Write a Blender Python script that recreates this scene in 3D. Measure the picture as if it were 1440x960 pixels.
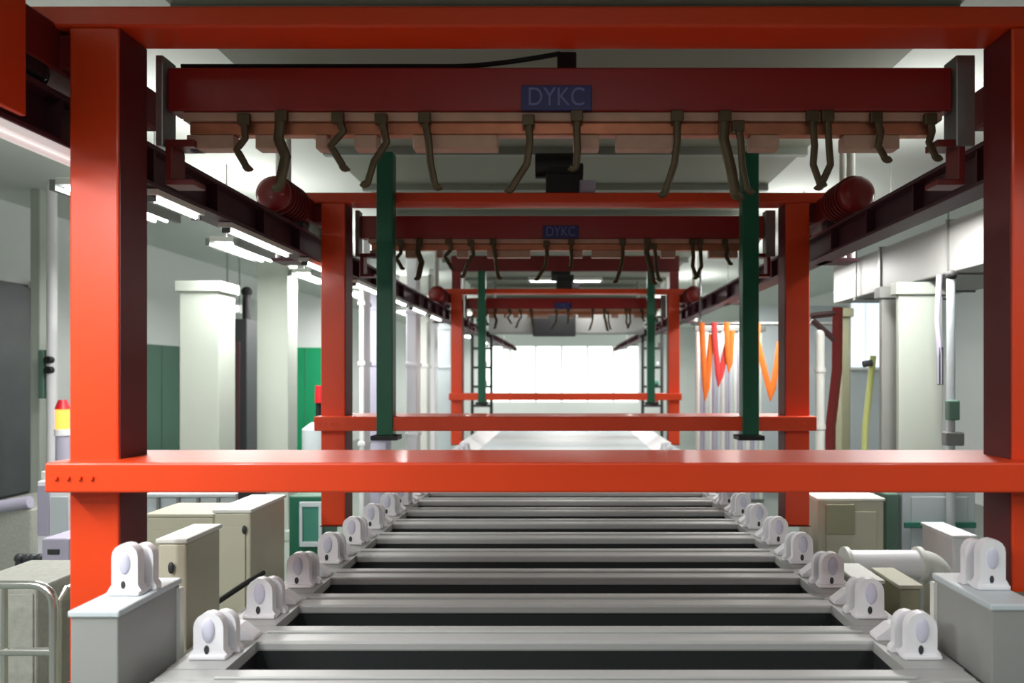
import bpy, bmesh, math, random
from mathutils import Vector, Matrix
random.seed(7)
for o in list(bpy.data.objects): bpy.data.objects.remove(o)
sc = bpy.context.scene
COL = sc.collection
PI = math.pi
CZ = 1.90            # lens height above the floor
F = 1040.0           # focal length in px of the 1440 px frame
VX, VY = 795.0, 525.0  # vanishing point of the line

# ---------------------------------------------------------------- camera
cd = bpy.data.cameras.new('camera'); cam = bpy.data.objects.new('camera', cd); COL.objects.link(cam)
cam.location = (0, 0, CZ); cam.rotation_euler = (PI/2, 0, 0)
cd.sensor_width = 36; cd.lens = 36*F/1440
cd.shift_x = -(VX-720)/1440; cd.shift_y = (VY-480)/1440
cd.clip_start = .05
cd.dof.use_dof = True; cd.dof.focus_distance = 3.2; cd.dof.aperture_fstop = 2.0
sc.camera = cam
# ---------------------------------------------------------------- world, exposure
w = bpy.data.worlds.new('world'); sc.world = w; w.use_nodes = True
w.node_tree.nodes['Background'].inputs[0].default_value = (.8, .9, 1, 1)
w.node_tree.nodes['Background'].inputs[1].default_value = .3
sc.view_settings.view_transform = 'Standard'; sc.view_settings.look = 'None'
sc.view_settings.gamma = 1; sc.view_settings.use_curve_mapping = False
sc.view_settings.exposure = 0.2
LAMP_L, LAMP_R = 54, 52     # watts of one lamp over the left / right aisle
STRIP_W = 42         # watts of the strip lamp beside the viewer
TUBE_E = 9           # emission of the tubes

# ---------------------------------------------------------------- materials
def lin(c):
    return tuple(((v/255)/12.92 if v/255 <= .04045 else ((v/255+.055)/1.055)**2.4) for v in c)
def mat(name, rgb, rough=.5, metal=0, var=.12, scale=6, coat=0, bump=.02, emit=0, trans=0, alpha=1):
    m = bpy.data.materials.new(name); m.use_nodes = True
    nt = m.node_tree; b = nt.nodes['Principled BSDF']
    c = lin(rgb)
    b.inputs['Roughness'].default_value = rough; b.inputs['Metallic'].default_value = metal
    if coat:
        b.inputs['Coat Weight'].default_value = coat; b.inputs['Coat Roughness'].default_value = .12
    if emit:
        b.inputs['Emission Color'].default_value = (*c, 1); b.inputs['Emission Strength'].default_value = emit
    if trans: b.inputs['Transmission Weight'].default_value = trans
    tc = nt.nodes.new('ShaderNodeTexCoord'); n = nt.nodes.new('ShaderNodeTexNoise')
    n.inputs['Scale'].default_value = scale; n.inputs['Detail'].default_value = 5
    nt.links.new(tc.outputs['Object'], n.inputs['Vector'])
    r = nt.nodes.new('ShaderNodeMix'); r.data_type = 'RGBA'
    r.inputs[6].default_value = (*[v*(1-var) for v in c], 1); r.inputs[7].default_value = (*[min(1, v*(1+var)) for v in c], 1)
    nt.links.new(n.outputs['Fac'], r.inputs[0]); nt.links.new(r.outputs[2], b.inputs['Base Color'])
    if bump:
        bp = nt.nodes.new('ShaderNodeBump'); bp.inputs['Strength'].default_value = bump*4; bp.inputs['Distance'].default_value = .004
        n2 = nt.nodes.new('ShaderNodeTexNoise'); n2.inputs['Scale'].default_value = scale*6
        nt.links.new(tc.outputs['Object'], n2.inputs['Vector'])
        nt.links.new(n2.outputs['Fac'], bp.inputs['Height']); nt.links.new(bp.outputs['Normal'], b.inputs['Normal'])
    return m
M = dict(
    orange=mat('orange_paint', (222, 64, 16), .42, 0, .08, 3, .12),
    red=mat('red_paint', (134, 17, 12), .4, 0, .1, 3, .25),
    darkred=mat('dark_red_paint', (104, 20, 18), .45, 0, .15, 4),
    rail=mat('rail_paint', (78, 42, 52), .5, .2, .3, 9),
    ductgrey=mat('duct_sheet', (136, 136, 134), .5, .1, .06, 3),
    boss=mat('pale_lilac_plastic', (208, 208, 226), .4, 0, .04, 5),
    addedglow=mat('added_glow_strip_cover', (232, 228, 226), .4, 0, .03, 5, 0, 0, .5),  # emission added to lift the unlit strip housing and tube; not a lit lamp
    inner_skin=mat('dark_red_inner_face', (92, 12, 14), .55, 0, .15, 4),
    green=mat('green_paint', (14, 92, 66), .42, 0, .1, 4),
    greenwall=mat('green_wall_paint', (22, 150, 98), .5, 0, .08, 2),
    greengrey=mat('grey_green_paint', (88, 118, 104), .55, 0, .08, 2),
    galv=mat('grey_channel_metal', (140, 142, 140), .4, .6, .12, 8),
    tank=mat('grey_tank_plastic', (172, 174, 172), .42, .0, .07, 3, 0),
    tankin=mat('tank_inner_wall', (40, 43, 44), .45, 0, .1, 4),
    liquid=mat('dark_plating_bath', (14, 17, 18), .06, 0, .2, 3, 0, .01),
    white=mat('white_plastic', (236, 236, 240), .4, 0, .03, 5),
    offwhite=mat('offwhite_plastic', (222, 224, 218), .5, 0, .05, 3),
    column=mat('pale_column_paint', (182, 190, 180), .55, 0, .05, 2),
    cream=mat('cream_plastic', (190, 188, 168), .5, 0, .07, 4),
    olive=mat('olive_grey_plastic', (150, 150, 124), .5, 0, .08, 4),
    box=mat('grey_box_plastic', (150, 152, 149), .45, 0, .06, 3),
    black=mat('black_paint', (22, 22, 24), .5, 0, .2, 6),
    blackrub=mat('black_rubber', (18, 18, 18), .7, 0, .2, 6),
    copper=mat('dull_copper', (176, 112, 84), .42, .7, .3, 14),
    peach=mat('stained_insulator', (176, 140, 120), .5, 0, .2, 14),
    hook=mat('tarnished_hook_metal', (84, 72, 52), .45, .6, .35, 16),
    steel=mat('stainless_steel', (200, 202, 196), .25, .9, .05, 8),
    navy=mat('dark_blue_plate', (22, 22, 92), .4, 0, .1, 8),
    letter=mat('pale_blue_letters', (96, 102, 156), .5, 0, .05, 8),
    wallrear=mat('rear_wall_paint', (92, 96, 94), .7, 0, .05, 1.5),
    wall=mat('white_wall_paint', (226, 230, 228), .7, 0, .03, 1.5),
    ceil=mat('ceiling_panel', (206, 212, 206), .7, 0, .05, 1.2),
    ceilshade=mat('shaded_ceiling_panel', (118, 122, 108), .7, 0, .08, 1.2),  # shade over the tank line painted into the ceiling colour
    purlin=mat('purlin_paint', (122, 128, 118), .6, 0, .06, 2),
    floor=mat('grey_epoxy_floor', (120, 128, 122), .3, 0, .1, 1.5),
    darkgl=mat('dark_shutter', (88, 92, 94), .4, 0, .2, 3),
    tan=mat('tan_edge', (160, 136, 118), .5, 0, .1, 3),
    brown=mat('brown_panel', (74, 50, 52), .5, 0, .1, 3),
    charcoal=mat('charcoal_panel', (48, 52, 54), .5, 0, .1, 3),
    lilac=mat('lilac_grey_plastic', (176, 172, 192), .5, 0, .06, 4),
    ltblue=mat('pale_bluish_plastic', (196, 206, 210), .45, 0, .05, 4),
    teal=mat('teal_plastic', (60, 130, 112), .45, 0, .08, 4),
    sling=mat('orange_webbing', (232, 112, 30), .7, 0, .15, 20),
    slingred=mat('red_webbing', (214, 60, 56), .7, 0, .15, 20),
    yellow=mat('yellow_green_paint', (196, 204, 128), .5, 0, .1, 5),
    redplastic=mat('red_plastic', (200, 26, 40), .4, 0, .06, 5),
    speck=mat('speckled_grey_panel', (164, 166, 158), .6, 0, .25, 40),
    tube=mat('lit_tube', (250, 252, 255), .4, 0, 0, 5, 0, 0, TUBE_E),
    tubedim=mat('lit_diffuser', (250, 252, 255), .4, 0, 0, 5, 0, 0, 3.2),
    amber=mat('amber_lamp', (255, 140, 60), .4, 0, 0, 5, 0, 0, 2.2),
    daylight=mat('daylit_glazing', (248, 255, 250), .4, 0, 0, 5, 0, 0, 1.5),
    sidelight=mat('daylit_side_glazing', (225, 238, 250), .4, 0, 0, 5, 0, 0, .95),
)
# ---------------------------------------------------------------- helpers
def bev(bm, geom_verts, w, seg=2):
    es = set()
    vs = set(geom_verts)
    for v in vs:
        for e in v.link_edges: es.add(e)
    bmesh.ops.bevel(bm, geom=list(es), offset=w, segments=seg, profile=.5, affect='EDGES')
class MB:
    def __init__(s): s.bm = bmesh.new()
    def box(s, x0, x1, y0, y1, z0, z1, bevel=0, rot=None):
        r = bmesh.ops.create_cube(s.bm, size=1)
        sx, sy, sz = abs(x1-x0), abs(y1-y0), abs(z1-z0)
        c = Vector(((x0+x1)/2, (y0+y1)/2, (z0+z1)/2))
        mt = Matrix.Translation(c) @ (rot.to_4x4() if rot else Matrix.Identity(4)) @ Matrix.Diagonal((sx, sy, sz, 1))
        bmesh.ops.transform(s.bm, matrix=mt, verts=r['verts'])
        if bevel: bev(s.bm, r['verts'], min(bevel, .45*min(sx, sy, sz)))
        return s
    def cyl(s, p0, p1, r, r2=None, seg=20):
        p0, p1 = Vector(p0), Vector(p1); d = p1-p0
        q = bmesh.ops.create_cone(s.bm, cap_ends=True, segments=seg, radius1=r, radius2=r if r2 is None else r2, depth=d.length)
        mt = Matrix.Translation((p0+p1)/2) @ d.to_track_quat('Z', 'Y').to_matrix().to_4x4()
        bmesh.ops.transform(s.bm, matrix=mt, verts=q['verts']); return s
    def ball(s, c, r, sc_=(1, 1, 1), seg=16):
        q = bmesh.ops.create_uvsphere(s.bm, u_segments=seg, v_segments=seg//2, radius=r)
        bmesh.ops.transform(s.bm, matrix=Matrix.Translation(c) @ Matrix.Diagonal((*sc_, 1)), verts=q['verts']); return s
    def sweep(s, pts, rx, ry=None, seg=8, up=(0, 1, 0)):
        """tube (elliptic section rx, ry) along points"""
        ry = ry or rx; pts = [Vector(p) for p in pts]; rings = []
        for i, p in enumerate(pts):
            t = (pts[min(i+1, len(pts)-1)]-pts[max(i-1, 0)]).normalized()
            a = Vector(up).cross(t)
            if a.length < 1e-4: a = Vector((1, 0, 0)).cross(t)
            a.normalize(); b = t.cross(a)
            rings.append([s.bm.verts.new(p+a*rx*math.cos(2*PI*k/seg)+b*ry*math.sin(2*PI*k/seg)) for k in range(seg)])
        for i in range(len(rings)-1):
            for k in range(seg):
                s.bm.faces.new((rings[i][k], rings[i][(k+1) % seg], rings[i+1][(k+1) % seg], rings[i+1][k]))
        s.bm.faces.new(rings[0][::-1]); s.bm.faces.new(rings[-1]); return s
    def prism(s, prof, axis, a0, a1, bevel=0):
        """profile of 2-D points; axis 'y': points are (x,z); axis 'x': points are (y,z)"""
        def P(p, a): return (p[0], a, p[1]) if axis == 'y' else (a, p[0], p[1])
        A = [s.bm.verts.new(P(p, a0)) for p in prof]; B = [s.bm.verts.new(P(p, a1)) for p in prof]
        n = len(prof)
        s.bm.faces.new(A); s.bm.faces.new(B[::-1])
        for k in range(n): s.bm.faces.new((A[k], B[k], B[(k+1) % n], A[(k+1) % n]))
        return s
    def build(s, name, m, parent=None, smooth=False):
        bmesh.ops.recalc_face_normals(s.bm, faces=s.bm.faces)
        me = bpy.data.meshes.new(name); s.bm.to_mesh(me); s.bm.free()
        me.materials.append(M[m] if isinstance(m, str) else m)
        if smooth:
            me.polygons.foreach_set('use_smooth', [True]*len(me.polygons))
            try: me.set_sharp_from_angle(angle=math.radians(40))
            except Exception: pass
        o = bpy.data.objects.new(name, me); COL.objects.link(o)
        if parent:
            o.parent = parent
            o.matrix_parent_inverse = Matrix.Identity(4)
            # geometry is given in world space: bring it into the parent's space
            off = Vector((0, 0, 0)); p = parent
            while p: off += p.location; p = p.parent
            me.transform(Matrix.Translation(-off))
        return o
def B(x0, x1, y0, y1, z0, z1, bevel=0): return MB().box(x0, x1, y0, y1, z0, z1, bevel)
def tag(o, label=None, cat=None, group=None, kind=None):
    for k, v in (('label', label), ('category', cat), ('group', group), ('kind', kind)):
        if v: o[k] = v
    return o
def thing(name, label, cat, loc, group=None):
    e = bpy.data.objects.new(name, None); COL.objects.link(e); e.location = loc; e.empty_display_size = .1
    return tag(e, label, cat, group)
def struct(name, mb, m): return tag(mb.build(name, m), kind='structure')
KIDS = {}
def copy_tree(o, parent=None):
    c = o.copy(); COL.objects.link(c)
    if parent: c.parent = parent
    for ch in [x for x in bpy.data.objects if x.parent == o and x is not c]: copy_tree(ch, c)
    return c
def dup(o, dloc, label, group=None):
    c = copy_tree(o); c.location = Vector(o.location)+Vector(dloc); c['label'] = label
    if group: c['group'] = group
    return c
H = lambda h: CZ+h     # height relative to the lens
def X(u, Y): return (u-VX)*Y/F
def Z(v, Y): return CZ+(VY-v)*Y/F

# ================================================================ THE SETTING
XW, Y0, Y1, CEIL = 6.0, -5.0, 30.0, H(1.85)
struct('floor', B(-XW-.2, XW+.2, Y0, Y1+.2, -.15, 0), 'floor')
ceil = struct('ceiling', B(-XW-.2, XW+.2, Y0, Y1+.2, CEIL, CEIL+.15), 'ceil')
MB().box(-1.95, 1.95, Y0, 21, CEIL-.03, CEIL-.0005).build('center_shade_panel', 'ceilshade', ceil)  # darker strip standing in for the unlit ceiling centre
y = Y0+.6
while y < 20.8:
    B(-1.95, 1.95, y, y+.07, CEIL-.09, CEIL-.0315).build('purlin', 'purlin', ceil); y += 1.15
struct('wall_left', B(-XW-.2, -XW, Y0, Y1, 0, CEIL), 'wall')
struct('wall_right', B(XW, XW+.2, Y0, Y1, 0, CEIL), 'wall')
struct('wall_front', B(-XW, XW, Y0-.2, Y0, 0, CEIL), 'wallrear')
wb = MB(); wb.box(-XW, -3.3, Y1, Y1+.2, 0, CEIL); wb.box(3.0, XW, Y1, Y1+.2, 0, CEIL)
wb.box(-3.3, 3.0, Y1, Y1+.2, 0, .7); wb.box(-3.3, 3.0, Y1, Y1+.2, H(1.1), CEIL)
struct('wall_back', wb, 'wall')
wn = struct('window_1', B(-3.3, 3.0, Y1+.08, Y1+.12, .7, .76), 'offwhite')
for k in range(6):
    x = -3.3+6.3*k/6
    B(x+.04, x+6.3/6-.04, Y1+.08, Y1+.1, .76, H(1.1)).build('pane', 'daylight', wn)
    B(x-.04, x+.04, Y1+.03, Y1+.12, .7, H(1.1)).build('mullion', 'offwhite', wn)
# frontal partition, left bay: white above, green boards below
PY = 12.0
pl = struct('wall_partition_left', B(-XW, -3.62, PY, PY+.1, 0, H(1.2)), 'wall')
for k in range(4):
    x = -XW+.02+k*.59
    B(x, x+.575, PY-.03, PY-.001, .08, H(.42)).build('board', 'greenwall' if k > 1 else 'greengrey', pl)
lw = bpy.data.objects['wall_left']
for k in range(4):
    B(-XW+.001, -XW+.03, 9.95+k*.5, 10.43+k*.5, .08, H(.42)).build('board', 'greengrey', lw)
pr = struct('wall_partition_right', B(2.95, XW, PY, PY+.1, 0, H(1.1)), 'ltblue')
# side daylight windows on the right partition
wr = struct('window_2', B(X(1192, PY), X(1241, PY), PY-.06, PY-.001, Z(520, PY), Z(420, PY)), 'offwhite')
for k in range(2):
    a, b = X(1195+21*k, PY), X(1214+22*k, PY)
    B(a, b, PY-.075, PY-.061, Z(516, PY), Z(425, PY)).build('pane', 'sidelight', wr)
wr = struct('window_3', B(X(1330, PY), XW-.01, PY-.06, PY-.001, Z(503, PY), Z(396, PY)), 'offwhite')
B(X(1334, PY), XW-.03, PY-.075, PY-.061, Z(500, PY), Z(400, PY)).build('pane', 'sidelight', wr)
# dark shutter window on the left wall
sh = struct('window_4', B(-XW, -XW+.05, 5.0, 8.2, Z(700, 7.85), Z(395, 7.85)), 'darkgl')
for k in range(6):
    ya = 5.02+k*.53
    B(-XW+.05, -XW+.09, ya, ya+.5, Z(696, 7.85), Z(400, 7.85)).build('shutter_panel', 'darkgl' if k != 3 else 'charcoal', sh)
B(-XW+.05, -XW+.12, 4.9, 8.3, Z(722, 7.85), Z(701, 7.85)).build('window_sill', 'lilac', sh)
B(-XW+.05, -XW+.12, 8.2, 8.32, Z(700, 7.85), Z(390, 7.85)).build('window_frame', 'offwhite', sh)
dr = struct('door_1', B(-XW, -XW+.06, 9.1, 9.9, 0, H(1.0)), 'black')
B(-XW+.06, -XW+.1, 9.75, 9.8, .95, 1.1).build('door_handle', 'steel', dr)

# ================================================================ LAMPS
def lamp_lights(x, y, z, w_, l_, power):
    ld = bpy.data.lights.new('lamp_light', 'AREA'); ld.shape = 'RECTANGLE'; ld.size = w_; ld.size_y = l_
    ld.energy = power; ld.color = (1, .985, .95)
    lo = bpy.data.objects.new('lamp_light', ld); COL.objects.link(lo); lo.location = (x, y, z); return lo
def aisle_lamp(x, y, h, label):
    z = H(h)
    t = thing('hanging_lamp', label, 'lamp', (x, y, z), 'fluorescent lamps hanging over the side aisles')
    L = .5
    B(x-.11, x+.11, y-L, y+L, z+.03, z+.075, .01).build('housing', 'offwhite', t)
    MB().box(x-.14, x-.105, y-L, y+L, z-.005, z+.06).box(x+.105, x+.14, y-L, y+L, z-.005, z+.06).build('reflector', 'galv', t)
    for s in (-1, 1): MB().cyl((x+s*.045, y-L+.02, z+.012), (x+s*.045, y+L-.02, z+.012), .014, seg=10).build('tube', 'tube', t)
    for s in (-1, 1): MB().cyl((x, y+s*.4, z+.075), (x, y+s*.4, CEIL-.0005), .006, seg=6).build('hanger_rod', 'galv', t)
    if y > 0:   # extra uplight added above the housing to brighten the aisle ceiling
        up = lamp_lights(x, y, z, .24, .95, LAMP_L*.22); up.parent = t; up.location = (0, 0, .08); up.rotation_euler = (PI, 0, 0)
    lo = lamp_lights(x, y, z-.012, .24, .95, LAMP_L if x < 0 else LAMP_R); lo.parent = t; lo.location = (0, 0, -.012)
NUM = ['first', 'second', 'third', 'fourth', 'fifth', 'sixth', 'seventh', 'eighth', 'ninth', 'tenth', 'eleventh', 'twelfth', 'thirteenth']
for side, nm, xx, hh in ((-1, 'left', -3.0, 1.12), (1, 'right', 2.42, 1.12)):
    k = 0
    for yy in ((-2.2, 1.0, 5.0, 6.95, 8.9, 10.85, 14, 18, 23, 28) if side < 0 else (-2.2, 5.1, 7.9, 10.6, 14, 18, 23, 28)):
        if yy < 4.0:
            lb = 'hanging tube lamp over the %s aisle, behind or beside the viewer, out of the picture' % nm
        else:
            lb = 'white hanging tube lamp over the %s aisle, %s from the viewer' % (nm, NUM[k]); k += 1
        aisle_lamp(xx, yy, hh, lb)
# centre ceiling lamps, far away down the line
for ci, yy in enumerate((14, 18, 22, 26, -1.3)):
    z = CEIL-.05 if yy > 21 else CEIL-.08
    t = thing('ceiling_lamp', '%s ceiling tube lamp beyond the farthest gantry over the line' % NUM[ci] if yy > 0 else 'ceiling tube lamp over the line behind the viewer, out of the picture', 'lamp', (0, yy, z), 'ceiling lamps over the line')
    B(-.7, .7, yy-.1, yy+.1, z-.02, z+.05, .01).build('housing', 'offwhite', t)
    B(-.66, .66, yy-.07, yy+.07, z-.035, z-.021).build('diffuser', 'tubedim', t)
    lo = lamp_lights(0, yy, z-.05, 1.3, .16, 60 if yy > 0 else 34); lo.parent = t; lo.location = (0, 0, -.05)

# ================================================================ CRANE RAILS with tube strips below
RX0, RX1, RB, RT = 1.66, 1.80, H(.755), H(.925)
for s, nm in ((-1, 'left'), (1, 'right')):
    xc = s*(RX0+RX1)/2
    t = thing('crane_rail', 'dark overhead crane rail running along the %s side of the tank line' % nm, 'rail', (xc, 0, RB))
    B(xc-.07, xc+.07, -2, 24, RB, RB+.018, .003).build('bottom_flange', 'rail', t)
    B(xc-.07, xc+.07, -2, 24, RT-.018, RT, .003).build('top_flange', 'rail', t)
    B(xc-.012, xc+.012, -2, 24, RB+.018, RT-.018).build('web', 'rail', t)
    yy = -1.0
    while yy < 24:
        for d in (0, .13):
            xh = s*1.93
            MB().cyl((xh, yy+d, RB+.02), (xh, yy+d, CEIL-.001), .028, seg=12).build('hanger_pipe', 'offwhite', t, True)
        B(min(s*1.74, s*1.97), max(s*1.74, s*1.97), yy-.04, yy+.17, RB-.0, RB+.02).build('bracket', 'rail', t)
        for g in (.45, 1.0, 1.55, 2.1, 2.65):
            B(xc-.06, xc+.06, yy+g, yy+g+.012, RB+.018, RT-.018).build('stiffener', 'rail', t)
        yy += 3.0
    # strip lights under the rail
    segs = [(.2, 1.95, 2), (2.05, 2.78, 0), (3.0, 3.40, 1), (3.67, 4.5, 1), (4.78, 5.6, 1), (5.9, 6.7, 1), (7.0, 7.8, 1), (8.1, 8.9, 1), (9.2, 10.0, 1)]
    for i, (a, b, on) in enumerate(segs):
        if s > 0 and a > 1: continue
        zt = RB-.004; x = s*1.69
        if on == 2: lb = 'strip lamp under the %s crane rail, out of the picture beside the viewer' % nm
        elif not on: lb = 'pale unlit strip lamp with added glow under the %s crane rail, nearest the viewer' % nm
        else: lb = 'lit white strip lamp under the left crane rail, %s lit one from the viewer' % NUM[i-2]
        q = thing('strip_lamp', lb, 'lamp', (x, a, zt), 'strip lamps under the crane rails')
        B(x-.035, x+.035, a, b, zt-.026, zt, .003).build('housing', 'addedglow' if on == 0 else 'offwhite', q)
        if on == 2:
            ld = bpy.data.lights.new('strip_light', 'AREA'); ld.shape = 'RECTANGLE'; ld.size = .05; ld.size_y = b-a-.1
            ld.energy = STRIP_W if s < 0 else STRIP_W*.22
            lo = bpy.data.objects.new('strip_light', ld); COL.objects.link(lo); lo.parent = q; lo.location = (0, (b-a)/2, -.05)
        if on:
            MB().cyl((x, a+.02, zt-.034), (x, b-.02, zt-.034), .012, seg=10).build('tube', 'tube', q)
        else:
            MB().cyl((x, a+.02, zt-.034), (x, b-.02, zt-.034), .012, seg=10).build('tube', 'addedglow', q)
        for yy in (a+.01, b-.02): B(x-.02, x+.02, yy, yy+.01, zt-.05, zt-.02).build('end_socket', 'black', q)

# ================================================================ ORANGE HOIST GANTRIES
def gantry(Y, label, green):
    m = 'orange'; nose = not green
    t = thing('hoist_gantry', label, 'gantry', (0, Y, H(-1.0)), 'orange hoist gantries over the tank line')
    for s in (-1, 1):
        a, b = sorted((s*1.45, s*1.61))
        po = B(a, b, Y, Y+.165, H(-1.0), H(1.124), .007).build('post', m, t)
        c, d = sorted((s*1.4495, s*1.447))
        B(c, d, Y+.006, Y+.159, H(-.995), H(1.12)).build('inner_plate', 'inner_skin', po)  # thin plate that makes the post's inner face dark red
        # cap plate and end plate
        B(a-.004, b+.004, Y-.004, Y+.169, H(-1.008), H(-1.0)).build('end_plate', 'darkred', po)
        # welded bracket towards the rail truck
        c, d = sorted((s*1.60, s*1.86))
        B(c, d, Y+.02, Y+.15, H(1.0), H(1.11), .006).build('outrigger', 'darkred', t)
        # truck riding on the rail
        c, d = sorted((s*1.655, s*1.81))
        tr = B(c, d, Y-.14, Y+.62, H(.985), H(1.14), .01).build('end_truck', 'darkred', t)
        for yy in (Y-.02, Y+.48):
            MB().cyl((s*1.70, yy, H(.985)), (s*1.76, yy, H(.985)), .058, seg=20).build('wheel', 'black', tr, True)
        if nose:   # sheet housing straddling the rail
            c, d = sorted((s*1.625, s*1.645)); e, f = sorted((s*1.815, s*1.835)); g, h_ = sorted((s*1.625, s*1.835))
            u = MB(); u.box(c, d, Y-.62, Y-.17, H(.775), H(1.20), .004); u.box(e, f, Y-.62, Y-.17, H(.80), H(1.20), .004)
            u.box(g, h_, Y-.62, Y-.17, H(1.17), H(1.20), .008)
            u.build('drive_housing', m, t)
        if nose:
            c, d = sorted((s*1.66, s*1.80))
            B(c, d, Y-.14, Y-.02, H(.94), H(1.10), .01).build('gearbox', 'black', t)
            continue
        xm = s*1.725; zm = H(1.062)
        mo = MB().cyl((xm, Y-.50, zm), (xm, Y-.20, zm), .105, seg=28).cyl((xm, Y-.20, zm), (xm, Y-.139, zm), .075, seg=24)
        mo.ball((xm, Y-.50, zm), .103, (1, .35, 1)); mo = mo.build('drive_motor', 'red', t, True)
        fin = MB()
        for k in range(6): fin.cyl((xm, Y-.46+k*.045, zm), (xm, Y-.445+k*.045, zm), .118, seg=28)
        fin.build('cooling_fins', 'darkred', mo, True)
    # top and lower cross beams
    B(-1.74, 1.74, Y-.004, Y+.17, H(1.124), H(1.192), .008).build('top_beam', m, t)
    B(-1.625, 1.625, Y-.095, Y+.30, H(-.372), H(-.278), .007).build('lower_beam', m, t)
    # bolts on the front of the lower beam ends and post
    for s in (-1, 1):
        for k in range(4):
            x = s*(1.475+.037*k)
            MB().cyl((x, Y-.103, H(-.325)), (x, Y-.094, H(-.325)), .007, seg=6).build('bolt', m, t)
    if green:
        for s in (-1.165, 1.195):
            gp = B(s-.053, s+.053, Y-.108, Y-.006, H(-.40), H(1.43), .006).build('guide_post', 'green', t)
            B(s-.085, s+.085, Y-.13, Y+.02, H(-.43), H(-.40), .004).build('foot', 'black', gp)
    # hoist motor on top of the beam
    if green:
        z = H(1.193)
        hm = B(-.13, .09, Y+.0, Y+.2, z, z+.13, .01).build('hoist_motor', 'black', t)
        MB().cyl((-.20, Y+.1, z+.2), (.07, Y+.1, z+.2), .085, seg=24).box(-.12, .12, Y+.02, Y+.18, z+.1, z+.2, .01).build('motor_body', 'black', hm, True)
        B(.09, .2, Y+.02, Y+.16, z+.0, z+.09, .01).build('terminal_box', 'lilac', hm)
    return t
YG = (2.40, 4.87, 10.4)
g1 = gantry(YG[0], 'nearest orange steel hoist gantry framing the whole view', False)
g2 = gantry(YG[1], 'second orange hoist gantry with two green guide posts, seen inside the nearest one', True)
g3 = dup(g2, (0, YG[2]-YG[1], 0), 'farthest small orange hoist gantry, in front of the bright end of the hall')
# upper dark red crossbeam on the third gantry
B(-1.61, 1.61, YG[2]+.02, YG[2]+.16, H(1.44), H(1.66), .01).build('upper_beam', 'darkred', g3)
for s in (-1, 1):
    a, b = sorted((s*1.47, s*1.60)); B(a, b, YG[2]+.02, YG[2]+.16, H(1.19), H(1.44)).build('upper_post', 'red', g3)

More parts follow.
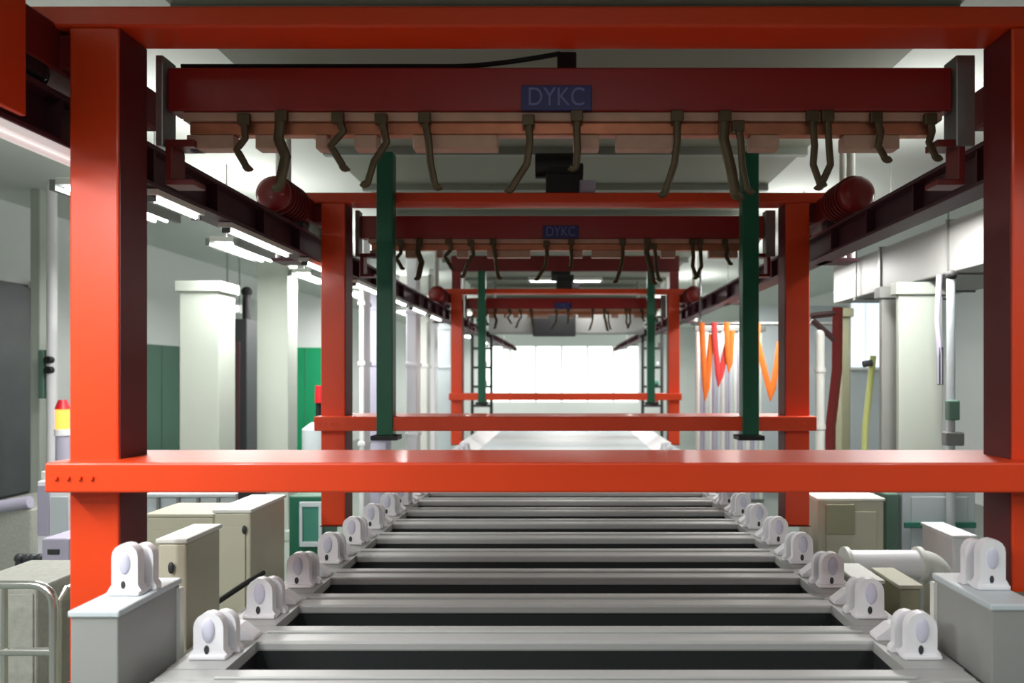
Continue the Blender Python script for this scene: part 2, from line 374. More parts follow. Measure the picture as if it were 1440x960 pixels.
# ================================================================ LIFTING BEAMS with copper bar and hooks
def lifting_beam(Y, label):
    t = thing('lifting_beam', label, 'lifting beam', (0, Y, H(.86)), 'dark red lifting beams behind the gantries')
    B(-1.41, 1.37, Y, Y+.09, H(.93), H(1.085), .006).build('beam', 'red', t)
    for s in (-1, 1):
        a, b = sorted((s*1.375 if s > 0 else -1.415, s*1.442))
        gc = MB().box(a, b, Y-.02, Y+.07, H(.80), H(1.12), .004)
        gc.build('guide_channel', 'galv', t)
        x0 = s*1.36
        c = MB()
        c.box(x0-.05, x0+.05, Y-.015, Y+.075, H(.80), H(.825), .003)
        c.box(min(x0+s*.025, x0+s*.05), max(x0+s*.025, x0+s*.05), Y-.015, Y+.075, H(.685), H(.80), .003)
        c.box(x0-.05, x0+.05, Y-.015, Y+.075, H(.665), H(.685), .003)
        c.build('end_bracket', 'darkred', t)
    B(-1.36, 1.34, Y+.005, Y+.08, H(.897), H(.929), .006).build('clamp_strip', 'peach', t)
    B(-1.34, 1.32, Y+.015, Y+.065, H(.850), H(.896), .006).build('copper_bar', 'copper', t)
    for (u0, u1) in ((266, 332), (362, 394), (446, 462), (500, 532), (582, 700), (806, 842), (866, 946), (1054, 1094), (1184, 1262)):
        B((u0-VX)*2.65/F, (u1-VX)*2.65/F, Y+.01, Y+.07, H(.80), H(.849), .004).build('insulator', 'peach', t)
    hk = [((402, 166), (398, 200), (408, 225), (400, 262)), ((350, 170), (352, 200), (340, 215), (352, 236)),
          ((540, 170), (548, 205), (530, 232), (522, 258)), ((600, 168), (606, 205), (608, 232), (614, 262)),
          ((744, 172), (746, 205), (742, 235), (722, 266)), ((811, 166), (811, 195), (812, 215), (810, 236)),
          ((950, 166), (950, 205), (946, 235), (934, 272)), ((1016, 166), (1014, 200), (1024, 240), (1030, 274)),
          ((1034, 180), (1038, 205), (1040, 240), (1046, 268)), ((1137, 166), (1140, 210), (1138, 236), (1146, 258)),
          ((1158, 166), (1160, 210), (1162, 236), (1150, 262)), ((1225, 168), (1232, 190), (1228, 210), (1236, 224)),
          ((480, 168), (488, 190), (470, 210), (486, 236)), ((1300, 170), (1303, 190), (1298, 205), (1306, 222))]
    for i, ps in enumerate(hk):
        P3 = [Vector(((u-VX)*2.65/F, Y-.012, CZ+(VY-v)*2.65/F)) for u, v in ps]
        sm = []
        for j in range(len(P3)-1):
            for q in range(4): sm.append(P3[j].lerp(P3[j+1], q/4))
        sm.append(P3[-1]); e = sm[-1]
        dirx = 1 if ps[-1][0] > ps[-2][0] else -1
        for q in range(1, 6):
            an = q/5*PI*.8; sm.append(e+Vector((dirx*.012*(1-math.cos(an)), 0, -.014*math.sin(an))))
        h = MB().sweep(sm, .013 if i not in (0, 7) else .019, .008, 8); h = h.build('hook', 'hook', t, True)
        c = P3[0]
        B(c.x-.022, c.x+.022, Y-.022, Y+.0, c.z-.028, c.z+.012, .004).build('hook_clamp', 'hook', h)
    # label plate
    pz = (CZ+(VY-161)*2.65/F, CZ+(VY-126)*2.65/F)
    lp = B(-.155, .092, Y-.012, Y-.0005, pz[0], pz[1], .002).build('label_plate', 'navy', t)
    cu = bpy.data.curves.new('lettering', 'FONT'); cu.body = 'DYKC'; cu.size = .092; cu.extrude = .0012
    cu.align_x = 'CENTER'; cu.align_y = 'CENTER'
    to = bpy.data.objects.new('tmp', cu); COL.objects.link(to)
    bpy.context.view_layer.update()
    me = bpy.data.meshes.new_from_object(to.evaluated_get(bpy.context.evaluated_depsgraph_get()))
    bpy.data.objects.remove(to)
    me.transform(Matrix.Translation((-.032, Y-.0135, (pz[0]+pz[1])/2)) @ Matrix.Rotation(PI/2, 4, 'X') @ Matrix.Diagonal((.82, 1, 1, 1)))
    me.transform(Matrix.Translation(-Vector(t.location)))
    me.materials.clear(); me.materials.append(M['letter'])
    lt = bpy.data.objects.new('lettering', me); COL.objects.link(lt); lt.parent = lp
    return t
lb1 = lifting_beam(2.62, 'nearest dark red lifting beam with dark blue lettered plate and row of hooks')
lb2 = dup(lb1, (0, YG[1]-YG[0], 0), 'dark red lifting beam with hooks just behind the second orange gantry')
lb3 = dup(lb1, (0, YG[2]-YG[0], 0), 'small dark red lifting beam behind the farthest gantry')
# cable over the nearest lifting beam
pts = []
for i in range(25):
    f = i/24; x = -1.38+f*1.36
    z = H(1.092)+.002+ (0.046*max(0, (f-.72)/.28)**1.6)
    pts.append((x, 2.66, z+.010))
cb = MB().sweep(pts, .009, .009, 8).build('black_cable', 'blackrub', None, True)
tag(cb, 'black cable lying along the top of the nearest dark red beam', 'cable')
pb = B(-.03, .04, 2.64, 2.72, H(1.088), H(1.15), .006).build('cable_gland_box', 'black')
tag(pb, 'small black junction box on top of the nearest dark red beam', 'junction box')

# ================================================================ PLATING TANKS
ZR = H(-.90)
def saddle_mb(x, y, z, w_, h_, d):
    """upright plate with a rounded head and spread foot, facing the viewer"""
    r = w_/2; prof = [(x-r*1.25, z), (x-r*1.25, z+h_*.10), (x-r, z+h_*.2)]
    for k in range(9):
        a = PI-PI*k/8; prof.append((x+r*math.cos(a), z+h_-r+r*math.sin(a)))
    prof += [(x+r, z+h_*.2), (x+r*1.25, z+h_*.10), (x+r*1.25, z)]
    m = MB(); m.prism(prof, 'y', y, y+d); return m
def add_saddle(par, x, y, z, w_=.095, h_=.145):
    sd = saddle_mb(x, y, z, w_, h_, .035).build('saddle', 'white', par, True)
    saddle_mb(x+(.018 if x < 0 else -.018), y+.055, z, w_*.95, h_*.92, .03).build('rear_plate', 'white', sd, True)
    MB().ball((x, y-.001, z+h_*.62), w_*.36, (.62, .22, 1.15), 14).build('boss', 'boss', sd, True)
    MB().ball((x-w_*.05, y-.001, z+h_*.2), w_*.13, (.7, .2, 1.2), 10).build('slot_hole', 'charcoal', sd, True)
    MB().box(x-w_*.62, x+w_*.62, y-.012, y+.10, z, z+.014, .004).build('foot_plate', 'white', sd)
    return sd
def tank(Y, label, saddles=True):
    """one narrow tank: pitch .39, slot .23 long, standing on the floor"""
    t = thing('plating_tank', label, 'tank', (0, Y+.195, 0), 'narrow plating tanks in the line')
    a, b = Y-.078, Y+.308; s0, s1 = Y+.0, Y+.23; xs = 1.035; xo = 1.215
    bd = MB()
    bd.box(-xo, xo, a, s0, ZR-.035, ZR, .008); bd.box(-xo, xo, s1, b, ZR-.035, ZR, .008)
    bd.box(-xo, -xs, s0-.001, s1+.001, ZR-.035, ZR); bd.box(xs, xo, s0-.001, s1+.001, ZR-.035, ZR)
    bd.box(-xo+.03, xo-.03, a+.006, s0-.012, .06, ZR-.034); bd.box(-xo+.03, xo-.03, s1+.012, b-.006, .06, ZR-.034)
    bd.box(-xo+.03, -xs-.012, a+.02, b-.02, .06, ZR-.034); bd.box(xs+.012, xo-.03, a+.02, b-.02, .06, ZR-.034)
    bd.box(-xo+.03, xo-.03, a+.02, b-.02, .0, .065)
    o = bd.build('body', 'tank', t)
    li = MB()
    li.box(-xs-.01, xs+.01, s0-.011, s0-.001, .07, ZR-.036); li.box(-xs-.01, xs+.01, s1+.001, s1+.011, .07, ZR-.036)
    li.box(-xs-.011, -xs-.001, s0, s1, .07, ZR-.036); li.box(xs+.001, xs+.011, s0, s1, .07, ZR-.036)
    li.build('inner_skin', 'tankin', t)
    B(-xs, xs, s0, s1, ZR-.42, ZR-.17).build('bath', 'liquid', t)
    MB().cyl((-xs, a+.007, ZR+.001), (xs, a+.007, ZR+.001), .006, seg=12).build('rim_bead', 'tank', t, True)
    for s in ((-1, 1) if saddles else ()):
        x = s*1.125
        add_saddle(t, x, Y+.075, ZR+.001)
        # sloping white guide between slot end and saddle
        yy = Y+.235
        pr_ = [(s*1.19, ZR+.001), (s*1.05, ZR+.001), (s*1.05, ZR+.012), (s*1.10, ZR+.05), (s*1.17, ZR+.06), (s*1.19, ZR+.04)]
        m = MB(); m.prism(pr_, 'y', yy, yy+.06); m.build('guide_wedge', 'white', t)
        B(min(s*1.219, s*1.228), max(s*1.219, s*1.228), a+.04, b-.04, .15, ZR-.1).build('side_rib', 'box', t)
    return t
PIT = .39
t0 = tank(2.255, 'narrow grey plating tank across the bottom edge of the picture, first full dark slot')
names = {1: 'second narrow plating tank from the viewer, just above the first dark slot', 2: 'third narrow grey plating tank from the viewer, behind the bright rim',
         3: 'fourth narrow grey plating tank from the viewer', 4: 'fifth narrow grey plating tank from the viewer', 5: 'sixth narrow grey plating tank from the viewer',
         6: 'seventh narrow plating tank, right under the second orange gantry', 7: 'eighth narrow plating tank, farthest dark slot under the near orange beam'}
tank(2.255-PIT, 'narrow grey plating tank nearest the viewer, only its far rim in the picture', False)
for k in range(1, 16):
    dup(t0, (0, PIT*k, 0), names.get(k, 'narrow grey plating tank hidden between the second gantry and the pale cover'))
# pale covered stretch beyond
yc0, yc1 = 2.255+PIT*16-.06, 13.6
t = thing('covered_tank', 'long pale grey covered tank stretching away under the far gantry', 'tank', (0, (yc0+yc1)/2, 0))
B(-1.2, 1.2, yc0, yc1, 0, ZR-.04, .01).build('body', 'box', t)
k = 0; yy = yc0
while yy < yc1-.1:
    B(-1.22, 1.22, yy+.006, min(yy+.8, yc1)-.006, ZR-.04, ZR-.005, .005).build('cover_panel', 'ltblue', t); yy += .8
for s in (-1, 1):
    m = MB(); m.prism([(s*1.22, ZR-.004), (s*1.02, ZR-.004), (s*1.22, ZR+.10)], 'y', yc0+.1, yc1-.1)
    m.build('side_splash_guard', 'white', t)

# ================================================================ GREY BOXES WITH TALL SADDLES beside the nearest gantry
for s, nm, xa, ya, xs_ in ((-1, 'left', 1.27, 2.10, -1.335), (1, 'right', 1.245, 2.16, 1.33)):
    a, b = sorted((s*xa, s*(xa+.135))); zt = H(-.672)
    t = thing('saddle_pedestal', 'grey plastic pedestal with a white saddle beside the near gantry, %s side' % nm, 'pedestal', ((a+b)/2, ya+.17, 0), 'saddle pedestals beside the near gantry')
    B(a, b, ya, ya+.335, 0, zt-.02, .004).build('body', 'box', t)
    B(a-.006, b+.006, ya-.006, ya+.341, zt-.02, zt, .005).build('lid', 'ltblue', t)
    xe = b if s < 0 else a
    B(xe-.001 if s < 0 else xe-.012, xe+.012 if s < 0 else xe+.001, ya+.315, ya+.34, .05, zt-.03).build('corner_strip', 'offwhite', t)
    add_saddle(t, xs_, ya+.14, zt+.001, .080, .155)

# ================================================================ LEFT BAY
def column(x0, x1, y0, d, label, ztop, cat='column', m='column', grp=None, name='building_column'):
    t = thing(name, label, cat, ((x0+x1)/2, y0+d/2, 0), grp)
    B(x0, x1, y0, y0+d, 0, ztop, .01).build('shaft', m, t)
    B(x0-.03, x1+.03, y0-.03, y0+d+.03, 0, .12, .01).build('plinth', m, t)
    if ztop < CEIL-.1: B(x0-.03, x1+.03, y0-.03, y0+d+.03, ztop-.08, ztop+.02, .008).build('cap', m, t)
    return t
Y = 7.0; column(X(252, Y), X(308, Y), Y, .35, 'wide pale column in the left bay, nearest behind the cream cabinets', Z(398, Y))
Y = 8.4; column(X(361, Y), X(405, Y), Y, .3, 'narrower pale column in the left bay between black post and green boards', CEIL-.002)
Y = 7.4; column(X(42, Y), X(56, Y), Y, .15, 'slim pale mint post at the far left beside the dark shutters', CEIL-.002, name='slim_post', cat='post')
Y = 7.2
t = thing('slim_pipe', 'thin white vertical pipe at the far left with two black valves', 'pipe', (X(73, Y), Y, 0))
MB().cyl((X(73, Y), Y, 0), (X(73, Y), Y, CEIL-.002), .045, seg=16).build('pipe', 'white', t, True)
for v in (506, 520): MB().cyl((X(75, Y), Y-.09, Z(v, Y)), (X(75, Y), Y-.03, Z(v, Y)), .035, seg=14).build('valve', 'black', t, True)
B(X(58, Y), X(66, Y), Y-.05, Y+.05, Z(560, Y), Z(492, Y), .01).build('valve_box', 'greengrey', t)
# black post with charcoal cabinet
Y = 9.0
t = thing('charcoal_cabinet', 'tall charcoal and brown cabinet with a black post between the pale columns', 'cabinet', (X(330, Y), Y+.2, 0))
B(X(323, Y), X(347, Y), Y, Y+.4, 0, Z(448, Y), .01).build('body', 'charcoal', t)
B(X(326, Y), X(338, Y), Y-.02, Y, .2, Z(480, Y), .004).build('door', 'brown', t)
MB().cyl((X(342, Y), Y+.1, Z(448, Y)), (X(342, Y), Y+.1, Z(412, Y)), .05, seg=14).build('mast', 'black', t, True)
MB().ball((X(342, Y), Y+.1, Z(409, Y)), .065).build('mast_head', 'blackrub', t, True)
Y = 9.6
tag(B(X(349, Y), X(359, Y), Y, Y+.3, 0, Z(486, Y), .01).build('green_screen', 'green'), 'narrow dark green panel right beside the charcoal cabinet', 'panel')
Y = 9.2
tag(B(X(313, Y), X(321, Y), Y, Y+.3, 0, Z(486, Y), .01).build('dark_screen', 'charcoal'), 'narrow dark panel left of the charcoal cabinet', 'panel')
Y = 10.0
t = thing('exit_light_box', 'small white lit box high beside the black mast', 'lamp', (X(328, Y), Y, Z(434, Y)))
B(X(316, Y), X(337, Y), Y, Y+.08, Z(440, Y), Z(428, Y), .005).build('housing', 'offwhite', t)
B(X(318, Y), X(335, Y), Y-.01, Y-.001, Z(438, Y), Z(430, Y)).build('diffuser', 'tubedim', t)
for u in (318, 335): MB().cyl((X(u, Y), Y+.04, Z(428, Y)), (X(u, Y), Y+.04, CEIL-.002), .01, seg=6).build('hanger_rod', 'galv', t)
# red capped drum
Y = 8.0
t = thing('white_drum', 'white plastic drum with red hand wheel beside the second gantry post', 'drum', (X(447, Y), Y, 0))
MB().cyl((X(448, Y), Y, .1), (X(448, Y), Y, Z(603, Y)), .17, seg=28).cyl((X(448, Y), Y, Z(603, Y)), (X(448, Y), Y, Z(594, Y)), .17, .08, seg=28).build('body', 'ltblue', t, True)
MB().cyl((X(448, Y), Y, Z(594, Y)), (X(448, Y), Y, Z(566, Y)), .03, seg=12).build('stem', 'black', t, True)
MB().cyl((X(451, Y), Y, Z(566, Y)), (X(451, Y), Y, Z(542, Y)), .062, .055, seg=20).build('hand_wheel', 'redplastic', t, True)
B(X(448, Y)-.2, X(448, Y)+.2, Y-.2, Y+.2, 0, .1, .01).build('stand', 'charcoal', t)
# green machine
Y = 6.4
t = thing('green_cabinet', 'green cabinet with a pale rounded window frame in the left bay', 'cabinet', (X(430, Y), Y+.2, 0))
B(X(406, Y), X(455, Y), Y, Y+.4, 0, Z(697, Y), .015).build('body', 'green', t)
fr = MB(); fr.box(X(422, Y), X(453, Y), Y-.02, Y-.001, Z(712, Y), Z(705, Y), .004).box(X(422, Y), X(453, Y), Y-.02, Y-.001, Z(768, Y), Z(761, Y), .004)
fr.box(X(422, Y), X(426, Y), Y-.02, Y-.001, Z(762, Y), Z(711, Y)).box(X(449, Y), X(453, Y), Y-.02, Y-.001, Z(762, Y), Z(711, Y))
fr.build('window_frame', 'ltblue', t)
B(X(426, Y), X(449, Y), Y-.008, Y-.001, Z(761, Y), Z(712, Y)).build('window_pane', 'teal', t)
# long bluish tank behind cream cabinets
Y = 5.2
t = thing('rinse_tank', 'low pale bluish tank behind the cream cabinets on the left', 'tank', (-2.65, Y+.3, 0))
B(X(206, Y), X(332, Y), Y, Y+.6, 0, Z(693, Y)-.03, .01).build('body', 'ltblue', t)
B(X(204, Y), X(334, Y), Y-.02, Y+.62, Z(693, Y)-.03, Z(693, Y), .008).build('rim', 'ltblue', t)
for k in range(4): B(X(222+k*28, Y), X(226+k*28, Y), Y-.02, Y-.001, .05, Z(700, Y)).build('rib', 'galv', t)
Y = 4.95
t = thing('black_control_box', 'black box on a thin black post behind the cream cabinet', 'control box', (X(347, Y), Y+.1, 0))
B(X(334, Y), X(360, Y), Y, Y+.18, Z(712, Y), Z(676, Y), .01).build('box', 'black', t)
B(X(355, Y), X(361, Y), Y+.02, Y+.1, 0, Z(712, Y), .004).build('post', 'black', t)
def cabinet(name, label, cat, u0, u1, Y, d, v, m='cream', top='offwhite', group=None, knob=None):
    x0, x1, zt = X(u0, Y), X(u1, Y), Z(v, Y)
    t = thing(name, label, cat, ((x0+x1)/2, Y+d/2, 0), group)
    B(x0, x1, Y, Y+d, 0, zt-.02, .01).build('body', m, t)
    B(x0-.008, x1+.008, Y-.008, Y+d+.008, zt-.02, zt, .006).build('lid', top, t)
    w_ = x1-x0
    if w_ > .12:
        B(x0+w_*.12, x1-w_*.12, Y-.012, Y-.0005, .12, zt-.09, .004).build('door', m, t)
    if knob:
        MB().ball((X(knob[0], Y), Y-.014, Z(knob[1], Y)), .018, (.7, .5, 1.4), 10).build('handle', 'charcoal', t, True)
    return t
cabinet('pump_cabinet', 'cream pump cabinet with a bright lid and dark catch, tallest of the three', 'cabinet', 301, 352, 4.05, .5, 716, knob=(345, 744))
cabinet('pump_cabinet', 'wide plain cream cabinet between the near pedestal and the tallest cabinet', 'cabinet', 206, 299, 4.2, .35, 722, m='cream', top='cream')
cabinet('filter_box', 'small cream filter box with dark oval catch behind the left pedestal', 'box', 222, 262, 3.05, .3, 757, knob=(243, 797))
# black cable tray pieces on the tank side
t = tag(MB().sweep([(X(302, 3.6), 3.3, Z(842, 3.6)), (X(318, 3.6), 3.5, Z(838, 3.6)), (X(330, 3.6), 3.7, Z(830, 3.6)), (X(341, 3.6), 3.85, Z(824, 3.6))], .014, .014, 8).build('black_hose', 'blackrub', None, True), 'short black hose beside the left saddles at the foot of the cream cabinets', 'hose')
t = thing('pipe_trench_ledge', 'cream ledge running along the left side of the tanks beside the saddles', 'ledge', (-1.44, 4.2, 0))
B(-1.545, -1.31, 2.75, 4.0, 0, Z(850, 3.6)-.02, .01).build('body', 'cream', t)
B(-1.55, -1.30, 2.74, 4.01, Z(850, 3.6)-.02, Z(850, 3.6)-.005, .005).build('lid', 'box', t)
# far left foreground: rail hoops, panels, boxes
Y = 2.9
t = thing('guard_rail', 'stainless steel tube guard rail with rounded corners at the lower left', 'guard rail', (X(40, Y), Y, 0))
xr = X(76, Y); zt = Z(822, Y); xl = X(-60, Y); pts = [(xr, Y, 0.0), (xr, Y, zt-.09)]
for k in range(1, 7):
    a = k/6*PI/2; pts.append((xr-.08+.08*math.cos(a), Y, zt-.08+.08*math.sin(a)))
pts += [(xl+.08, Y, zt)]
for k in range(1, 7):
    a = PI/2+k/6*PI/2; pts.append((xl+.08+.08*math.cos(a), Y, zt-.08+.08*math.sin(a)))
pts += [(xl, Y, 0.0)]
MB().sweep(pts, .017, .017, 12, up=(0, 1, 0)).build('hoop', 'steel', t, True)
MB().cyl((xl, Y, Z(916, Y)), (xr, Y, Z(916, Y)), .016, seg=14).build('middle_rail', 'steel', t, True)
MB().cyl((X(6, Y), Y, 0), (X(6, Y), Y, zt), .012, seg=12).build('upright', 'steel', t, True)
for xx in (xl, xr): MB().cyl((xx, Y, 0), (xx, Y, .012), .045, seg=16).build('base_flange', 'steel', t, True)
Y = 3.4
t = thing('guard_rail', 'second, thinner steel hoop just right of the lower left guard rail', 'guard rail', (X(84, Y), Y, 0))
MB().sweep([(X(82, Y), Y, 0), (X(82, Y), Y, Z(845, Y)), (X(86, Y), Y+.03, Z(830, Y)), (X(88, Y), Y+.5, Z(828, Y)), (X(88, Y), Y+.55, 0)], .016, .016, 10, up=(1, .3, 0)).build('hoop', 'steel', t, True)
Y = 3.3
t = thing('speckled_panel_box', 'speckled grey machine panel behind the lower left guard rail', 'machine', (X(20, Y), Y+.2, 0))
B(X(-70, Y), X(51, Y), Y, Y+.5, 0, Z(826, Y), .01).build('body', 'speck', t)
for k in range(2): B(X(-60+62*k, Y), X(-14+62*k, Y), Y-.01, Y-.0005, .1, Z(834, Y), .004).build('panel', 'speck', t)
Y = 6.0
t = thing('grey_machine', 'large pale grey machine below the dark shutters at the far left', 'machine', (X(0, Y), Y+.4, 0))
B(X(-60, Y), X(44, Y), Y, Y+.9, 0, Z(716, Y), .015).build('body', 'speck', t)
MB().cyl((X(-60, Y), Y-.04, Z(722, Y)), (X(40, Y), Y+.02, Z(706, Y)), .05, seg=18).build('top_pipe', 'lilac', t, True)
Y = 4.6
t = thing('dark_valve_cluster', 'cluster of dark valves on a grey stand above the guard rail', 'valve cluster', (X(30, Y), Y+.1, 0))
B(X(8, Y), X(58, Y), Y, Y+.25, 0, Z(806, Y), .01).build('stand', 'lilac', t)
for i, u in enumerate((14, 26, 33, 44)):
    MB().cyl((X(u, Y), Y+.08, Z(806, Y)), (X(u, Y), Y+.08, Z(788-4*(i % 2), Y)), .028, .02, seg=14).ball((X(u, Y), Y+.08, Z(789, Y)), .03).build('valve', 'charcoal', t, True)
Y = 5.0
t = thing('white_cabinet', 'white cabinet with pale blue side behind the left gantry post', 'cabinet', (X(75, Y), Y+.2, 0))
B(X(52, Y), X(98, Y), Y, Y+.4, 0, Z(676, Y), .01).build('body', 'white', t)
B(X(54, Y), X(70, Y), Y-.012, Y-.0005, Z(752, Y), Z(682, Y), .003).build('door', 'lilac', t)
B(X(73, Y), X(96, Y), Y-.012, Y-.0005, Z(752, Y), Z(698, Y), .003).build('door', 'ltblue', t)
B(X(50, Y), X(63, Y), Y+.05, Y+.25, Z(676, Y), Z(664, Y), .006).build('top_box', 'offwhite', t)
Y = 4.3
t = thing('lilac_box', 'lilac grey box with a dark slot under the white cabinet at left', 'box', (X(76, Y), Y+.1, 0))
B(X(58, Y), X(97, Y), Y, Y+.3, 0, Z(757, Y), .01).build('body', 'lilac', t)
B(X(68, Y), X(84, Y), Y-.01, Y-.0005, Z(779, Y), Z(772, Y), .002).build('slot', 'charcoal', t)
Y = 6.0
t = thing('signal_lamp', 'orange signal lamp on a pale post left of the near gantry', 'lamp', (X(87, Y), Y, 0))
MB().cyl((X(88, Y), Y, 0), (X(88, Y), Y, Z(612, Y)), .05, seg=16).build('post', 'lilac', t, True)
MB().cyl((X(88, Y), Y, Z(603, Y)), (X(88, Y), Y, Z(575, Y)), .05, seg=20).build('lens', 'amber', t, True)
MB().cyl((X(88, Y), Y, Z(612, Y)), (X(88, Y), Y, Z(603, Y)), .058, seg=20).build('collar', 'white', t, True)
MB().cyl((X(88, Y), Y, Z(575, Y)), (X(88, Y), Y, Z(562, Y)), .056, .03, seg=20).build('cap', 'redplastic', t, True)

# white risers between second and third gantry, left bay
for i, (u0, u1, Y, m) in enumerate(((505, 512, 9.2, 'white'), (515, 543, 9.9, 'lilac'), (571, 586, 10.6, 'white'), (590, 601, 12.2, 'offwhite'), (603, 612, 13.1, 'white'), (614, 634, 14.4, 'ltblue'))):
    x0, x1 = X(u0, Y), X(u1, Y)
    lab = ['slim white duct riser just right of the second gantry post', 'wide lilac grey duct riser left of the green guide post', 'white duct riser right of the left green guide post',
           'off white duct riser, second right of the left green guide post', 'thin white duct riser, third right of the left green guide post', 'pale blue duct riser beside the farthest gantry'][i]
    t = thing('duct_riser', lab, 'duct', ((x0+x1)/2, Y+.15, 0), 'duct risers in the left bay')
    B(x0, x1, Y, Y+.3, 0, CEIL-.002 if i % 2 == 0 else H(1.2), .015).build('duct', m, t)
    for zz in (1.0, 2.0, 2.75): B(x0-.015, x1+.015, Y-.015, Y+.315, zz, zz+.05, .005).build('flange', m, t)
Y = 11.5
t = thing('long_white_duct', 'pale horizontal duct crossing above the far duct risers', 'duct', (X(560, Y), Y, H(1.15)))
B(X(504, Y)-.3, -2.02, Y-.15, Y+.15, H(1.22), H(1.5), .02).build('duct', 'offwhite', t)
for u in (515, 560, 605): B(X(u, Y), X(u+3, Y), Y-.17, Y+.17, H(1.2), H(1.52)).build('flange', 'galv', t)
for u in (530, 590): MB().cyl((X(u, Y), Y, H(1.5)), (X(u, Y), Y, CEIL-.002), .012, seg=6).build('hanger_rod', 'galv', t)

# ================================================================ RIGHT BAY
t = thing('ventilation_duct', 'large grey rectangular duct running overhead along the right bay', 'duct', (3.3, 8, H(.75)))
yy = 3.2
while yy < 7.9:
    B(2.9, 3.75, yy+.006, yy+1.194, H(.76), H(1.15), .01).build('duct_section', 'ductgrey', t)
    B(2.885, 3.765, yy-.012, yy+.012, H(.745), H(1.165)).build('flange', 'galv', t); yy += 1.2
for yy in (4.1, 7.3):
    for xx in (2.87, 3.78): MB().cyl((xx, yy, H(.73)), (xx, yy, CEIL-.002), .008, seg=6).build('hanger_rod', 'galv', t)
    B(2.85, 3.8, yy-.02, yy+.02, H(.725), H(.745)).build('hanger_bar', 'galv', t)
Y = 6.0; column(X(1264, Y), X(1326, Y), Y, .06, 'wide white column in the right bay, brightest on its right half', H(.72))
Y = 6.3; column(X(1240, Y), X(1262, Y), Y, .06, 'narrow grey column left of the wide white one in the right bay', H(.72), m='box')
Y = 8.5; column(X(1183, Y), X(1196, Y), Y, .2, 'slim grey green post right of the red brown post', H(.73), m='olive', name='slim_post', cat='post')
Y = 7.0
t = thing('red_brown_post', 'leaning red brown post with an angled bracket near the second gantry', 'post', (X(1170, Y), Y, 0))
MB().sweep([(X(1166, Y), Y, 0), (X(1168, Y), Y, Z(600, Y)), (X(1177, Y), Y, Z(520, Y)), (X(1178, Y), Y, Z(432, Y))], .05, .04, 4).build('shaft', 'darkred', t)
MB().sweep([(X(1178, Y), Y, Z(440, Y)), (X(1140, Y), Y, Z(444, Y))], .03, .03, 4).build('arm', 'brown', t)
MB().sweep([(X(1142, Y), Y, Z(450, Y)), (X(1174, Y), Y, Z(478, Y))], .03, .03, 4).build('brace', 'brown', t)
Y = 6.6
t = thing('cream_pipe', 'pale cream vertical pipe just right of the second gantry post', 'pipe', (X(1153, Y), Y, 0))
MB().cyl((X(1153, Y), Y, 0), (X(1153, Y), Y, Z(470, Y)), .04, seg=16).ball((X(1153, Y), Y, Z(470, Y)), .04).build('pipe', 'offwhite', t, True)
for v in (520, 600): MB().cyl((X(1153, Y), Y, Z(v, Y)-.02), (X(1153, Y), Y, Z(v, Y)+.02), .05, seg=16).build('coupling', 'offwhite', t, True)
Y = 6.8
t = thing('leaning_pole', 'yellow green pole leaning slightly in the right bay', 'pole', (X(1216, Y), Y, 0))
MB().sweep([(X(1210, Y), Y, 0), (X(1217, Y), Y, Z(600, Y)), (X(1228, Y), Y, Z(500, Y))], .028, .028, 12).build('pole', 'yellow', t, True)
MB().cyl((X(1212, Y), Y-.03, Z(512, Y)), (X(1224, Y), Y-.03, Z(510, Y)), .03, seg=10).build('clamp', 'charcoal', t, True)
Y = 5.1
t = thing('dark_valve_pipe', 'thin grey vertical pipe with black knob at the right', 'pipe', (X(1336, Y), Y, 0))
MB().cyl((X(1337, Y), Y, 0), (X(1337, Y), Y, Z(392, Y)), .028, seg=14).build('pipe', 'ltblue', t, True)
MB().ball((X(1337, Y), Y-.01, Z(387, Y)), .036).build('knob', 'blackrub', t, True)
B(X(1326, Y), X(1342, Y), Y-.08, Y-.02, Z(590, Y), Z(562, Y), .01).build('valve', 'greengrey', t)
B(X(1320, Y), X(1346, Y), Y-.1, Y-.03, Z(625, Y), Z(606, Y), .01).build('actuator', 'galv', t)
Y = 5.7
t = thing('dark_stick', 'short dark purple stick hanging beside the wide white column', 'rod', (X(1322, Y), Y, Z(480, Y)))
MB().sweep([(X(1321, Y), Y, H(.759)), (X(1318, Y), Y, Z(448, Y)), (X(1322, Y), Y, Z(500, Y)), (X(1322, Y), Y, Z(540, Y))], .022, .022, 8).build('rod', 'lilac', t, True)
B(X(1319, Y), X(1325, Y), Y-.02, Y+.02, Z(541, Y), Z(488, Y), .004).build('grip', 'charcoal', t)
# orange slings on a rail
Y = 8.6
sr = thing('sling_rail', 'grey horizontal rail the orange slings hang from in the right bay', 'rail', (2.1, Y, Z(455, Y)))
MB().cyl((X(972, Y), Y, Z(455, Y)), (X(1175, Y), Y, Z(455, Y)), .02, seg=12).build('rail', 'galv', sr, True)
for u in (985, 1136): MB().cyl((X(u, Y), Y+.0, Z(455, Y)), (X(u, Y), Y, CEIL-.002), .012, seg=8).build('hanger_rod', 'galv', sr)
sl = [((986, 463), (992, 560), (1000, 470), 'sling', 'orange sling hanging right beside the farthest gantry post'), ((1003, 463), (1010, 540), (1024, 470), 'slingred', 'red sling hanging in a narrow V, second from the far gantry'),
      ((1020, 463), (1024, 520), (1028, 465), 'sling', 'short orange sling left of the right green guide post'), ((1060, 463), (1084, 560), (1096, 480), 'sling', 'long orange sling in a V right of the green guide post'),
      ((1064, 463), (1062, 510), (1056, 560), 'sling', 'straight thin orange sling right of the green guide post')]
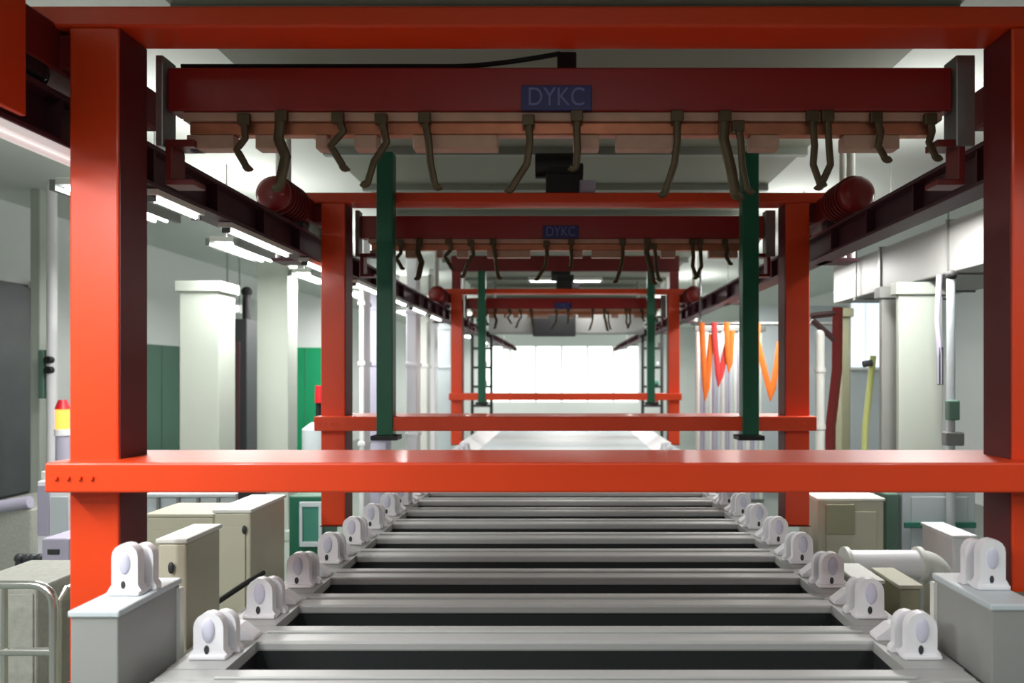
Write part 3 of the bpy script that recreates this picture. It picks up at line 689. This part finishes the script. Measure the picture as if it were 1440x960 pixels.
for i, (a, b, c, m, lab) in enumerate(sl):
    P = [Vector((X(u, Y), Y-.026-(i % 3)*.018, Z(v, Y))) for u, v in (a, b, c)]
    pts = [P[0].lerp(P[1], k/6) for k in range(6)]+[P[1]+Vector((.0, 0, -.01))]+[P[1].lerp(P[2], k/6) for k in range(1, 7)]
    if i == 4: pts = [P[0].lerp(P[1], k/4) for k in range(5)]+[P[1].lerp(P[2], k/4) for k in range(1, 5)]
    pts[0].z = Z(455, Y)+.012
    o = MB().sweep(pts, .034, .008, 8).build('lifting_sling', m, None, True)
    tag(o, lab, 'sling', 'slings on the rail in the right bay')
# pale ribbed curtain behind the slings
Y = 10.9
t = thing('strip_curtain', 'pale ribbed strip curtain behind the orange slings', 'curtain', (2.2, Y, 0))
for k in range(16):
    x = 1.95+k*.062
    MB().cyl((x, Y+(.02 if k % 2 else 0), .05), (x, Y+(.02 if k % 2 else 0), H(.62)), .033, seg=8).build('strip', ['offwhite', 'lilac', 'ltblue'][k % 3], t, True)
B(1.9, 2.95, Y-.04, Y+.06, H(.62), H(.70), .01).build('head_rail', 'galv', t)
B(1.92, 2.93, Y+.0, Y+.05, 0, .05).build('bottom_bar', 'galv', t)
# lower right equipment
Y = 5.0
t = cabinet('cream_cabinet', 'cream cabinet with an olive inset front behind the right saddles', 'cabinet', 1150, 1243, Y, .4, 700, m='cream')
B(X(1160, Y), X(1200, Y), Y-.03, Y-.013, Z(750, Y), Z(700, Y)-.04, .003).build('inset', 'olive', t)
Y = 5.15
tag(B(X(1246, Y), X(1264, Y), Y, Y+.2, 0, Z(694, Y), .01).build('dark_post', 'greengrey'), 'dark teal grey post between the cream and white cabinets', 'post')
Y = 5.2
t = cabinet('white_cabinet', 'white cabinet with a teal band below the wide white column', 'cabinet', 1268, 1372, Y, .35, 680, m='ltblue', top='white')
B(X(1270, Y), X(1370, Y), Y-.03, Y-.013, Z(741, Y), Z(733, Y), .003).build('band', 'teal', t)
Y = 4.0
t = thing('exhaust_pipe', 'fat white plastic exhaust pipe with a flanged elbow turning down', 'pipe', (X(1250, Y), Y, 0))
r = .075; zc = Z(793, Y); xe = X(1312, Y)
MB().cyl((X(1190, Y), Y, zc), (xe-.06, Y, zc), r, seg=32).build('horizontal_pipe', 'white', t, True)
el = [(xe-.07, Y, zc)]+[(xe-.06+.09*math.sin(a), Y, zc-.09+.09*math.cos(a)) for a in [k*PI/14 for k in range(8)]]
MB().sweep(el, r, r, 24, up=(0, 1, 0)).build('elbow', 'offwhite', t, True)
MB().cyl((xe+.03, Y, 0), (xe+.03, Y, zc-.09), r*.98, seg=28).build('down_pipe', 'cream', t, True)
for x in (X(1190, Y), xe-.075): MB().cyl((x-.012, Y, zc), (x+.012, Y, zc), r+.018, seg=32).build('flange', 'offwhite', t, True)
cabinet('filter_box', 'small cream filter box under the fat white exhaust pipe', 'box', 1206, 1242, 3.45, .3, 815, knob=(1228, 850))
cabinet('olive_box', 'olive grey box right of the small cream filter box', 'box', 1266, 1296, 3.4, .3, 822, m='olive', top='cream')
cabinet('white_box', 'white box behind the right tall saddle beside the gantry post', 'box', 1340, 1372, 4.6, .4, 752, m='white', top='white')
Y = 2.62
t = thing('green_grey_locker', 'grey green locker with a pink edge strip at the lower right corner', 'locker', (1.55, Y, 0))
B(1.43, 1.64, 2.0, 2.38, 0, H(-.70), .008).build('body', 'greengrey', t)
B(1.46, 1.475, 1.99, 2.0, 0.02, H(-.72)).build('edge_strip', 'peach', t)
# far overhead cross duct with black box
Y = 14.5
t = thing('cross_duct', 'grey overhead crossbeam with a black box hanging in its middle', 'beam', (.1, Y, H(.7)))
B(-1.5, 1.56, Y, Y+.4, H(.78), H(1.45), .02).build('beam', 'ductgrey', t)
B(-.63, .2, Y-.25, Y-.001, H(.72), H(1.35), .02).build('hanging_box', 'black', t)
for s in (-1.4, 1.45): MB().cyl((s, Y+.2, H(1.45)), (s, Y+.2, CEIL-.002), .03, seg=10).build('hanger_pipe', 'galv', t)
# dark racks flanking the far end
for s, lab in ((-1, 'dark teal rack with pipes at the far left end of the line'), (1, 'dark rack with pipes at the far right end of the line')):
    Y = 15.5; x0 = -1.95 if s < 0 else 1.62
    t = thing('pipe_rack', lab, 'rack', (x0+.2, Y, 0))
    for xx in (x0, x0+.4): B(xx-.03, xx+.03, Y-.03, Y+.03, 0, H(1.2)).build('upright', 'charcoal', t)
    for k, zz in enumerate((.8, 1.2, 1.6, 2.0, 2.4, 2.9)):
        B(x0, x0+.4, Y-.04, Y+.04, zz, zz+.05).build('shelf', 'charcoal', t)
        MB().cyl((x0+.1+.06*k % .3, Y-.1, zz+.1), (x0+.32, Y-.1, zz+.1), .05, seg=12).build('pipe', ['white', 'darkred', 'teal'][k % 3], t, True)
